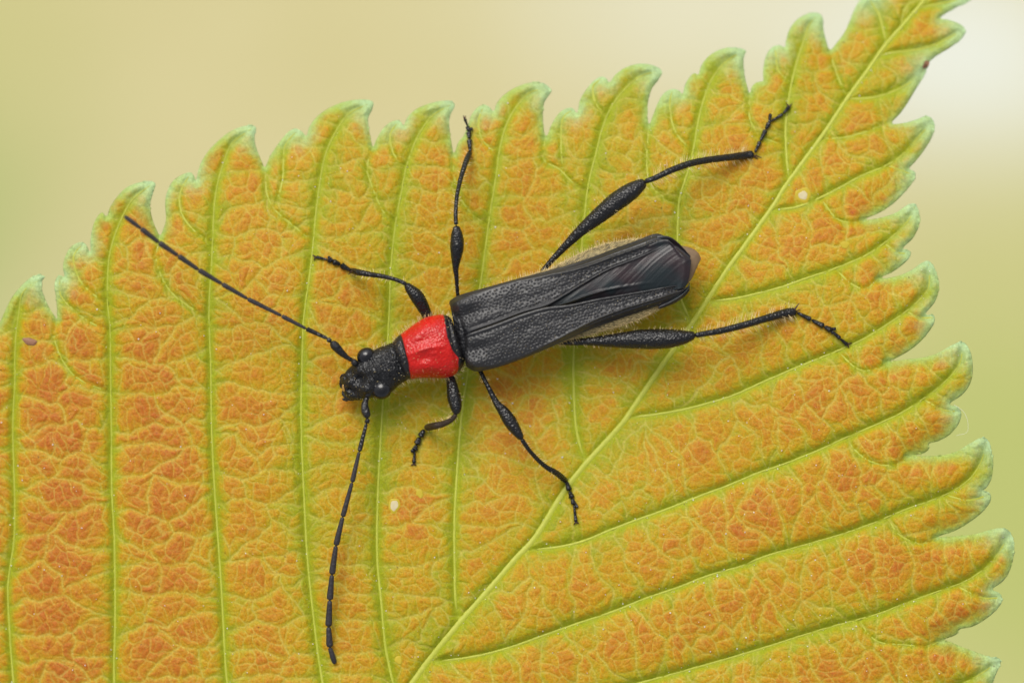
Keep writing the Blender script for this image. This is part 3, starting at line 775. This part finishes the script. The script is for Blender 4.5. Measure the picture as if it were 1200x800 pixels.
def ellipsoid(name, c, r, ang, parent, mat, nu=28, nv=20, tilt=0):
    th = np.linspace(0, math.pi, nv)[:, None]; ph = np.arange(nu) / nu * 2 * math.pi
    x = np.sin(th) * np.cos(ph) * r[0]; y = np.sin(th) * np.sin(ph) * r[1]; z = np.cos(th) * np.ones(nu) * r[2]
    ca, sa = math.cos(ang), math.sin(ang)
    P = np.stack([c[0] + x * ca - y * sa, c[1] + x * sa + y * ca, c[2] + z], -1)
    return mesh_obj(name, W(P.reshape(-1, 3)), grid_faces(nv, nu, True), mat, parent)
ellipsoid('eye', (429, 417, 38.5), (11.2, 9.8, 9.5), -.5, beetle, M['eye'])
ellipsoid('eye', (447.3, 456, 40.5), (12.3, 11.8, 10), -.5, beetle, M['eye'])
ellipsoid('antenna_socket', (415.5, 425, 40), (4.0, 5.0, 6), -.6, beetle, M['black'])
ellipsoid('antenna_socket', (432, 461.5, 38), (4.0, 5.0, 6), .8, beetle, M['black'])
# mouthparts
joinlimbs('mandible', [([(409, 440, 26, 4), (402, 445, 22, 3.5), (400, 452, 19, 2.2), (403, 456, 18, .8)], 16)], beetle, M['black'])
joinlimbs('mandible', [([(417, 466, 26, 4), (408, 465.5, 22, 3.5), (402.5, 461, 19, 2.2), (402, 456.5, 18, .8)], 16)], beetle, M['black'])
joinlimbs('labrum', [([(402.5, 450, 31, 1.2), (402.2, 454, 31, 1.6), (403.5, 459, 31, 1.2)], 16), ([(407, 461, 30, 1.0), (409.5, 464, 29, 1.0)], 10)], beetle, M['amber'])  # labrum strips carry the painted amber glints
joinlimbs('palp', [([(412, 466, 22, 1.5), (406, 468.5, 19, 1.7), (401, 467, 16, 1.2)], 14)], beetle, M['black'])
joinlimbs('palp', [([(406, 438, 22, 1.4), (401, 440, 19, 1.6), (398.5, 444, 16, 1.2)], 14)], beetle, M['black'])

# elytra
def patch(name, outer, inner, zf, nu, nv, mat, thick, parent=beetle, warp=None, n_label=None):
    """sheet between two edge curves; s along, t from outer (0) to inner (1)"""
    C = catmull(np.hstack([(np.array(outer, float) + np.array(inner, float)) / 2, np.array(outer, float), np.array(inner, float)]), nu)
    O, I = C[:, 2:4], C[:, 4:6]
    t = np.linspace(0, 1, nv)
    XY = O[:, None] * (1 - t)[None, :, None] + I[:, None] * t[None, :, None]
    S_ = np.linspace(0, 1, nu)[:, None] * np.ones(nv); T_ = np.ones((nu, 1)) * t
    if warp: XY = warp(XY, S_, T_)
    Zz = zf(S_, T_, XY[..., 0], XY[..., 1])
    P = np.concatenate([XY, Zz[..., None]], -1)
    o = mesh_obj(name, W(P.reshape(-1, 3)), grid_faces(nu, nv), mat, parent)
    # make the sheet face up
    md = o.modifiers.new('thickness', 'SOLIDIFY'); md.thickness = thick; md.offset = 0
    return o, P

AX = np.array([.951, -.309]); NXv = np.array([-.309, -.951])
def punct(x, y, sp=4.3, seed=0, jit=.33):
    u = (x * AX[0] + y * AX[1]) / sp; v = (x * NXv[0] + y * NXv[1]) / (sp * .84)
    iu, iv = np.floor(u), np.floor(v); best = np.full(x.shape, 9.)
    for du in (-1, 0, 1):
        for dv in (-1, 0, 1):
            a, b = iu + du, iv + dv
            cu = a + .5 + .5 * (b % 2) + (hash01(a, b, seed) - .5) * jit * 2; cv = b + .5 + (hash01(a, b, seed + 1) - .5) * jit * 2
            best = np.minimum(best, np.hypot((u - cu) * sp, (v - cv) * sp * .84))
    return np.exp(-(best / 1.0) ** 2)

def elz(up):
    def zf(S_, T_, x, y):
        tr = np.interp(S_, [0, .12, .3, .45, .6, .75, .92, 1], [.14, .09, .07, .14, .28, .40, .45, .5])    # outer costa
        z = np.interp(S_, [0, .03, .1, .5, .9, 1], [49, 54, 56, 56, 50, 44])
        sag = np.interp(S_, [0, .15, .4, .7, 1], [5, 4, 5, 9, 6])
        z = z - 7 * np.clip((.5 - T_) / .5, 0, 1) ** 2 * np.clip(1.1 - S_, 0, 1)
        z = z - sag * np.clip((tr - T_) / (tr + .02), 0, 1) ** 1.5
        z = z - 2.5 * np.clip((tr + .25 - T_), 0, 1)
        # flat disc slightly dished between costa and suture
        mid_ = np.clip((T_ - tr) / (1 - tr), 0, 1)
        z = z - 2.2 * np.sin(math.pi * mid_)
        z = z + 1.5 * np.exp(-((T_ - tr) / .035) ** 2) * np.clip(S_ * 4 - 1.2, 0, 1)
        z = z + .9 * np.exp(-((T_ - .965) / .022) ** 2) - .7 * np.exp(-((T_ - .90) / .03) ** 2)
        z = z + .6 * np.exp(-((T_ - .02) / .02) ** 2)
        # shoulder and base
        z = z + 4.5 * np.exp(-((S_ - .055) / .045) ** 2 - ((T_ - .22) / .14) ** 2) - 3.5 * np.exp(-((S_ - .06) / .05) ** 2 - ((T_ - .55) / .16) ** 2)
        z = z + 2.0 * np.exp(-((S_ - .10) / .07) ** 2 - ((T_ - .75) / .13) ** 2)
        z = z - 7 * np.exp(-S_ / .018)
        # faint inner costa
        z = z + .7 * np.exp(-((mid_ - .45) / .06) ** 2) * np.clip(S_ * 4 - 1, 0, 1) * np.clip(1.4 - S_ * 1.6, 0, 1)
        disc = np.clip((T_ - tr * .85) / .08, 0, 1) * np.clip((.93 - T_) / .04, 0, 1) * np.clip((1 - S_) / .06, 0, 1)
        z = z - 1.15 * (.5 + .8 * fbm(x / 16, y / 16, 19, 2)) * punct(x, y, seed=3 if up else 9) * disc
        z = z + (fbm(x / 3, y / 3, 17, 2) - .5) * .35 + (fbm(x / 13, y / 13, 18, 2) - .5) * 1.8
        # lengthwise grooves on the deflexed side
        z = z + .35 * np.sin(T_ / (tr + .01) * 14) * np.clip((tr - T_) / .05, 0, 1) * np.clip(S_ * 3 - .8, 0, 1)
        return z
    return zf
UO = [(530.5,363),(527,355),(531,350),(542,345),(567,338),(601,328.5),(633,320),(666,311),(696,301),(722,291),(748,281.5),(765,275),(774,275),(779,278),(782,282)]
UI = [(536,379),(541,386.5),(547,389.5),(557,386.5),(581,378),(611,366.5),(639,358.5),(656,349.5),(685,331.5),(713,316),(744,304),(766,294.5),(775,290.5),(780,287.5),(782.5,284)]
LO = [(546,413),(546,426),(551,432),(561,434.5),(586,429),(613,419.5),(641,408),(668,396),(696,384),(725,373.5),(755,363),(779,355),(791,350),(798,345.5),(801,341)]
LI = [(545,399),(545.5,394),(549,391.5),(558,388),(581,380),(611,368.5),(639,360.5),(668,357),(699,350.5),(731,345),(763,339.5),(784,335.5),(793,334.5),(799,335.5),(801.5,338.5)]
eo, EU = patch('elytron', UO, UI, elz(True), 520, 100, M['elytron'], .012); eo['label'] = 'upper black wing case'
eo, EL = patch('elytron', LO, LI, elz(False), 520, 110, M['elytron'], .012); eo['label'] = 'lower black wing case'

# folded hind wings between and behind the wing cases
WU = [(640,357),(662,338),(686,322),(714,306),(744,293),(768,283),(780,280.5),(786,284),(789,288)]
WL = [(648,362),(672,361),(692,356),(716,351),(746,346),(774,341),(790,339),(798,338),(803,335)]
def wingz(S_, T_, x, y):
    z = 47 + 3.5 * np.sin(math.pi * np.clip(T_, 0, 1)) - 2 * S_ + 2 * np.exp(-((S_ - .97) / .02) ** 2)
    # wrinkles fanning to the upper tip
    u = (x * .80 - y * .60); v = (x * .60 + y * .80)
    wr = fbm(u / 60, v / 2.1 + fbm(x / 60, y / 60, 43, 1) * 5, 41, 2) - .5
    z = z + .5 * wr + 1.6 * (fbm(u / 70, v / 12, 47, 1) - .5) * np.clip(S_ * 3, 0, 1)
    fold = .58 + .42 * np.clip(1 - S_ * 1.05, 0, 1) ** .8 * .4 + .10 * S_
    z = z + 2.4 * np.exp(-((T_ - (.62 + .22 * S_)) / .035) ** 2) * np.clip(1.25 - S_ * 1.5, 0, 1) - 2.6 * np.clip((T_ - (.62 + .22 * S_)) / .2, 0, 1) * np.clip(1.25 - S_ * 1.5, 0, 1)
    z = z + 1.6 * np.exp(-((T_ - .03 - (1 - S_) * .02) / .05) ** 2)
    return z
def wwarp(XY, S_, T_):
    XY = XY.copy(); b = np.clip((S_ - .72) / .28, 0, 1) ** 2 * np.clip(np.minimum(T_ / .36, (1 - T_) / .64), 0, 1) ** np.where(T_ < .36, 1.0, .7)
    XY[..., 0] += 16 * b; return XY
wo, WP = patch('hind_wing', WU, WL, wingz, 260, 150, M['wing'], .008, warp=wwarp); wo['label'] = 'smoky folded hind wing between the wing cases'
def flap(S_, T_, x, y): return 43 - 3 * T_ + 1.2 * np.sin(T_ * 9 + S_ * 4)
wo, _ = patch('hind_wing', [(770,276),(783,277),(792,282),(801,291),(809,300)], [(768,296),(782,298),(792,303),(800,310),(806,314)], flap, 60, 30, M['wing'], .008); wo['label'] = 'folded outer corner of the hind wing'
wo, _ = patch('hind_wing', [(770,352),(785,347),(797,342),(806,336),(808,331)], [(772,362),(786,357),(796,352),(803,346),(808,340)], flap, 60, 30, M['wing'], .008); wo['label'] = 'lower folded corner of the hind wing'

# scutellum
sst = [(541,382,546,397,46,2,6),(545,381.5,550,395,49,4,6),(550,382.5,553,391,50,4,6),(555,384.5,556,388,50,2,4)]
loft('scutellum', sst, beetle, M['black'], 24, 24)
sst = [(528,360,540,425,30,12,12),(535,358,545,422,32,15,15),(543,358,552,420,33,14,14)]
loft('waist', sst, beetle, M['black'], 20, 40)

# ---- legs
def LZ(x, y): return float(leafz(np.array(float(x)), np.array(float(y))))
def leg(femur, tibia, tarsus, claws, spurs=(), hair=1.0, fl=1.0, lab=None, tib_mat=None):
    f, CF = limb('leg', femur, beetle, M['leg'], 60, 20, .05)
    if lab: f['label'] = lab
    t, CT = limb('tibia', tibia, f, tib_mat or M['leg'], 60, 16, .10)
    tl = []
    for a_, b_, r_ in tarsus:
        dx = np.array(b_) - np.array(a_); mid_ = np.array(a_) + dx * .62
        tl.append(([(*a_, r_ * .6), (*mid_, r_ * .92), (*(np.array(a_) + dx * .86), r_ * 1.15), (*b_, r_ * .9)], 16))
    joinlimbs('tarsus', tl, f, M['leg'], 12, .08)
    for c_ in claws: joinlimbs('claw', [(c_, 12)], f, M['claw'], 8, 0)
    for s_ in spurs: joinlimbs('spur', [(s_, 10)], f, M['claw'], 8, 0)
    for C, dens, ln, both in ((CF, .6 * hair, 6.0, 1), (CT, 1.1 * hair, 6.5 + 5.5 * (hair > .9), 1)):
        L = np.linalg.norm(np.diff(C[:, :3], axis=0), axis=1).sum()
        for _ in range(int(L * dens)):
            i = rng.integers(2, len(C) - 2); tt = C[i + 1, :3] - C[i - 1, :3]; tt /= np.linalg.norm(tt)
            sd_ = np.cross(tt, [0, 0, 1.]); sd_ /= np.linalg.norm(sd_) + 1e-6
            an = rng.choice([0, math.pi]) + rng.normal() * .35
            d = sd_ * math.cos(an) + np.array([0, 0, 1.]) * math.sin(an)
            root = C[i, :3] + d * C[i, 3] * .9
            d = d + tt * rng.uniform(.15, .8); d /= np.linalg.norm(d)
            add_hair(root, d, ln * rng.uniform(.45, 1.15))
    return f

def tars(pts, zs, rs):
    return [((pts[i][0], pts[i][1], LZ(*pts[i]) + zs[i]), (pts[i + 1][0], pts[i + 1][1], LZ(*pts[i + 1]) + zs[i + 1]), rs[i]) for i in range(len(pts) - 1)]
def claw(x0, y0, x1, y1, z=2.0, bend=(0, 0)):
    z0, z1 = LZ(x0, y0) + z, LZ(x1, y1) + .6
    return [(x0, y0, z0, 1.1), ((x0 + x1) / 2 + bend[0], (y0 + y1) / 2 + bend[1], z0 + .5, .8), (x1, y1, z1, .25)]

# upper front
p = [(411,317),(399,310),(389.5,306.2),(383.5,304),(370,301)]
leg([(504,378,24,5),(499,366,27,6.5),(489,348,33,8.2),(480,338,36,5.5),(475.5,332,37,3)],
    [(476.5,333,37,2.6),(465,328,34,2.4),(450,324,28,2.7),(434,321.5,20,3.2),(420,319,12,3.8),(410,316.5,LZ(410,316)+4,3.2)],
    tars(p, [4, 3.2, 2.8, 2.8, 3], [3.4, 3.6, 3.4, 1.7]) + tars([(392,306),(384,300.5)], [4, 4], [1.6]),
    [claw(370,301,366.5,298,bend=(-1,0)), claw(370,301,367.5,305.5)], [[(413,317,9,.8),(408,322,6,.3)]], .5, lab='upper front leg')
# lower front
p = [(497.5,503),(492,512),(488,521),(486,528),(485,543)]
leg([(522,434,24,6),(528,444,27,5.5),(532,465,32,8),(534.5,478,35,6.5),(534.5,486,36,3)],
    [(534.5,485,36,2.8),(529,491.5,33,3.0),(519,496.5,26,3.7),(508,499,17,4.3),(499,501,LZ(499,501)+5,3.8)],
    tars(p, [4, 3.2, 2.8, 2.8, 3], [3.8, 4.0, 3.6, 2.0]) + tars([(488,521),(482,530)], [3.5, 3], [2.2]),
    [claw(485,543,481,545.5), claw(485,543,488,545.5)], (), .5, lab='lower front leg', tib_mat=M['tibia'])
# upper middle
p = [(551,178),(550,163),(549,154),(548,148),(544.5,139)]
leg([(538,352,26,3),(536.3,344,28,2.2),(535,325,33,2.6),(534,313,36,3.8),(535.5,291,40,8.0),(535.5,276,41,7.0),(534.5,264,42,3.4)],
    [(534.5,264,42,2.6),(534,250,38,2.4),(535.5,230,30,2.4),(540,209,12,2.7),(546,190,-4,3.2),(551,178,LZ(551,178)+5,3.2)],
    tars(p, [4, 4, 4, 4, 4], [2.8, 3.0, 2.8, 1.7]) + tars([(549,154),(554,150)], [4, 4], [1.8]),
    [claw(544.5,140,543,135,3.5), claw(544.5,140,546,135.5,3.5)], [[(549,182,LZ(549,182)+4,.8),(554,185,LZ(554,185)+2,.3)]], .4, lab='upper middle leg')
# lower middle
p = [(663.5,563),(667.5,575),(670.5,584),(672.5,591),(675,612)]
leg([(560,428,24,3),(564,437,27,2.6),(573,455,32,2.8),(582,472,35,4.0),(590,482,37,6.5),(598,494,38,7.8),(606,506,39,5.8),(612,515,39,3.2)],
    [(611,514,39,2.7),(622,529.5,32,2.5),(638,545.5,20,2.8),(652,554,10,3.5),(664,564,LZ(664,564)+4,3.6)],
    tars(p, [4, 3.2, 3, 3, 3], [3.2, 3.4, 3.2, 1.9]) + tars([(671,584),(677,595)], [3.5, 3], [1.8]),
    [claw(675,611,672,615), claw(675,611,679,613.5)], (), .5, lab='lower middle leg')
# upper hind
p = [(884.5,179),(891,165.5),(897.5,152),(901.5,143.5),(918,133.5),(925,125)]
leg([(634,320,26,3),(644,308,28,3.2),(658,293,31,4.2),(680,271,36,6.6),(704,251,40,9.8),(724,235,42,11.2),(740,224,42,10.2),(750,217,42,7.5),(757,212,42,3.8)],
    [(755,213,42,3.0),(768,208.5,40,3.3),(786,200,36,3.8),(808,192,24,4.0),(830,187.5,11,4.0),(855,184.5,-5,4.2),(874,182,-19,4.6),(884,180,LZ(884,180)+4,4.2)],
    tars(p, [4, 4, 4, 4, 4, 4], [2.3, 2.7, 2.9, 1.8, 2.4]) + tars([(901,145),(903,133)], [4, 4], [1.9]),
    [claw(925,126,921,120,3), claw(925,126,928,121,3)], [[(884,182,LZ(884,182)+3,1.1),(893,185,LZ(893,185)+1,.3)], [(883,183,LZ(884,183)+3,.9),(889,187,LZ(889,187)+1,.3)]], 1.0, lab='upper hind leg')
# lower hind
p = [(934,366),(951,374.7),(966,382.5),(974,387),(985,397),(993,404)]
leg([(650,400,26,3.2),(668,401,29,3.6),(690,400,32,4.8),(718,399,36,8.0),(748,397.5,39,11.2),(776,397,41,11.8),(798,395.5,42,9.0),(809,393.5,42,6),(816,392.5,42,3.8)],
    [(814,393,42,3.2),(828,390.5,40,3.4),(845,387.5,36,3.8),(871,381,28,4.1),(900,372.5,17,4.5),(922,366.5,7,5.2),(934,365,LZ(934,365)+4,4.4)],
    tars(p, [4, 4, 3.5, 3.5, 3.2, 3.2], [2.6, 3.0, 3.4, 2.2, 2.2]) + tars([(972,385),(980,385.5)], [4, 4], [2.0]) + tars([(972,386),(977,391)], [3.5, 3.5], [1.8]),
    [claw(993,403,999,401.5), claw(993,403,995,408)], [[(930,364,8,1.4),(937,354.5,8,.3)], [(932,366,6,1),(938,362,4,.3)]], 1.1, lab='lower hind leg')

# ---- antennae
def antenna(scape, joints, z, rs, lab):
    f, C = limb('antenna', scape, beetle, M['black'], 36, 18, .04); f['label'] = lab
    for k in range(len(joints) - 1):
        a_ = np.array([*joints[k], z[k]]); b_ = np.array([*joints[k + 1], z[k + 1]]); r_ = rs[k]; d = b_ - a_
        last = k == len(joints) - 2
        pts = [(*(a_ - d * .01), r_ * .62), (*(a_ + d * .12), r_ * .80), (*(a_ + d * .55), r_), (*(a_ + d * .88), r_ * (1.12 if not last else .85)), (*(b_ + d * .01), r_ * (.95 if not last else .35))]
        limb('antenna_segment', pts, f, M['ant'] if k > 1 else M['black'], 26, 14, .05, seed=k)
        if k < 4:
            for _ in range(5):
                t_ = rng.random(); an = rng.uniform(0, 6.28)
                dn = np.array([math.cos(an), math.sin(an), .3]); add_hair(a_ + d * t_, dn, 5)
j1 = [(388,400.5),(383.5,396.5),(358.7,385),(330,370),(290,350),(260,332.5),(232.5,316),(208.7,299.5),(186,284),(165,267.5),(145.5,253)]
antenna([(415,423,38,2.6),(408,419.5,40,2.6),(400,413,43,4.2),(393,405.5,46,5.2),(388,400,48,3.6)], j1, [48,49,53,58,65,71,77,83,88,92,95],
        [2.9,2.6,2.3,2.5,2.6,2.8,2.9,3.0,3.0,2.7], 'antenna stretching to the upper left')
j2 = [(431.5,490),(429.5,496),(421,529),(412.6,565),(401.6,605.5),(393.7,639),(389,673),(386.5,703),(385,734),(386.5,758),(392.5,777.5)]
antenna([(435,461,36,2.6),(430,466.5,38,2.6),(427.5,474,40,4.0),(428.5,482,42,5.0),(431.5,490,43,3.6)], j2, [43,43,41,38,33,28,23,18,13,9,5],
        [3.0,2.5,2.6,2.8,3.2,3.4,3.5,3.6,3.6,3.2], 'antenna hanging down to the lower left')

# ---- body hair along the outlines
def edge_hair(path, out_sign, dens, ln, z, lean=.3):
    C = catmull(path, 80); L = np.linalg.norm(np.diff(C, axis=0), axis=1).sum()
    for _ in range(int(L * dens)):
        i = rng.integers(1, 79); tt = C[i] - C[i - 1]; tt /= np.linalg.norm(tt) + 1e-9
        nn = np.array([tt[1], -tt[0]]) * out_sign
        an = rng.uniform(-.2, .9)
        d = np.array([nn[0] * math.cos(an) + tt[0] * lean * rng.uniform(.2, 1.6), nn[1] * math.cos(an) + tt[1] * lean * rng.uniform(.2, 1.6), math.sin(an) * .8])
        d /= np.linalg.norm(d)
        add_hair((C[i, 0] - nn[0] * 2 * rng.random(), C[i, 1] - nn[1] * 2 * rng.random(), z + rng.uniform(-5, 8)), d, ln * rng.uniform(.5, 1.2))
S_np = np.array(absta)
edge_hair(S_np[1:9, :2], 1, .9, 8, 30)
edge_hair(S_np[3:9, :2], 1, 3, 2.5, 36)
edge_hair(S_np[1:9, 2:4], -1, 1.2, 8.5, 28)
P_np = np.array(pst)
edge_hair(P_np[:, :2], 1, 1.0, 8, 34)
edge_hair(P_np[:, 2:4], -1, 1.1, 8, 30)
H_np = np.array(hst)
edge_hair(H_np[3:, :2], 1, .8, 7, 33)
edge_hair(H_np[3:, 2:4], -1, .8, 7, 30)
for P_, nn_ in ((PP, 100), (HP, 45), (EU, 320), (EL, 320)):  # tiny setae over the upper surfaces, added for pale glints
    for _ in range(nn_):
        i_ = rng.integers(4, P_.shape[0] - 4); j_ = rng.integers(3, P_.shape[1] - 3)
        if P_ is PP or P_ is HP: j_ = rng.integers(int(P_.shape[1] * .04), int(P_.shape[1] * .46))
        add_hair(P_[i_, j_], (AX[0] * .8 + rng.normal() * .3, AX[1] * .8 + rng.normal() * .3, .5), rng.uniform(.9, 2.0))
# short pale setae lying over the lower flank and the tip
for _ in range(1700):
    s_ = rng.integers(3, 10); f_ = rng.random(); a0 = S_np[s_ - 1] * (1 - f_) + S_np[s_] * f_
    low = rng.random() < .7
    an = rng.uniform(.05, .75)
    c_ = (a0[:2] + a0[2:4]) / 2; h_ = (a0[2:4] - a0[:2]) / 2 * (1 if low else -1)
    root = (c_[0] + h_[0] * math.cos(an), c_[1] + h_[1] * math.cos(an), a0[4] + a0[5] * math.sin(an))
    add_hair(root, (AX[0] * .8, AX[1] * .8 + (.35 if low else -.35), .25), rng.uniform(3, 6))

H = np.array(hairs); n = len(H)
root, d, ln = H[:, :3], H[:, 3:6], H[:, 6]
d = d / np.linalg.norm(d, axis=1)[:, None]
s1 = np.cross(d, rng.normal(size=(n, 3))); s1 /= np.linalg.norm(s1, axis=1)[:, None]; s2 = np.cross(d, s1)
bend = s1 * (ln * rng.uniform(-.12, .12, n))[:, None]
rr = rng.uniform(.18, .32, n)
ringv = []
for f_, k in ((0, 1.0), (.5, .75)):
    c_ = root + d * (ln * f_)[:, None] + bend * (f_ > 0)
    for j in range(3):
        an = j * 2.0944; ringv.append(c_ + (s1 * math.cos(an) + s2 * math.sin(an)) * (rr * k)[:, None])
ringv.append(root + d * ln[:, None])
VH = np.stack(ringv, 1).reshape(-1, 3)
quads = np.array([(0, 1, 4, 3), (1, 2, 5, 4), (2, 0, 3, 5)]); tris = np.array([(3, 4, 6), (4, 5, 6), (5, 3, 6)])
b_ = np.arange(n)[:, None, None] * 7
ho = mesh_obj('hair', W(VH), [(b_ + quads).reshape(-1, 4), (b_ + tris).reshape(-1, 3)], M['hair'], beetle)
ho['kind'] = 'stuff'

# ------------------------------------------------------------------ silk threads on the right edge
m = NT('silk'); m.b.inputs['Base Color'].default_value = (.8, .82, .75, 1); m.inp(m.b, Roughness=.3); M['silk'] = m.m
def thread(pts, lab):
    C = catmull(pts, 50); C[:, 3] *= .5; v, f = sweep(np.asarray(C), 5)
    o = mesh_obj('silk_thread', W(v), f, M['silk']); tag(o, lab, 'thread'); return o
thread([(1118,474,LZ(1110,478),.35),(1129,482,0,.35),(1134,494,-2,.35),(1133,506,-5,.35),(1121,510,LZ(1112,506),.35)], 'fine white silk thread looping off a tooth on the right leaf edge')
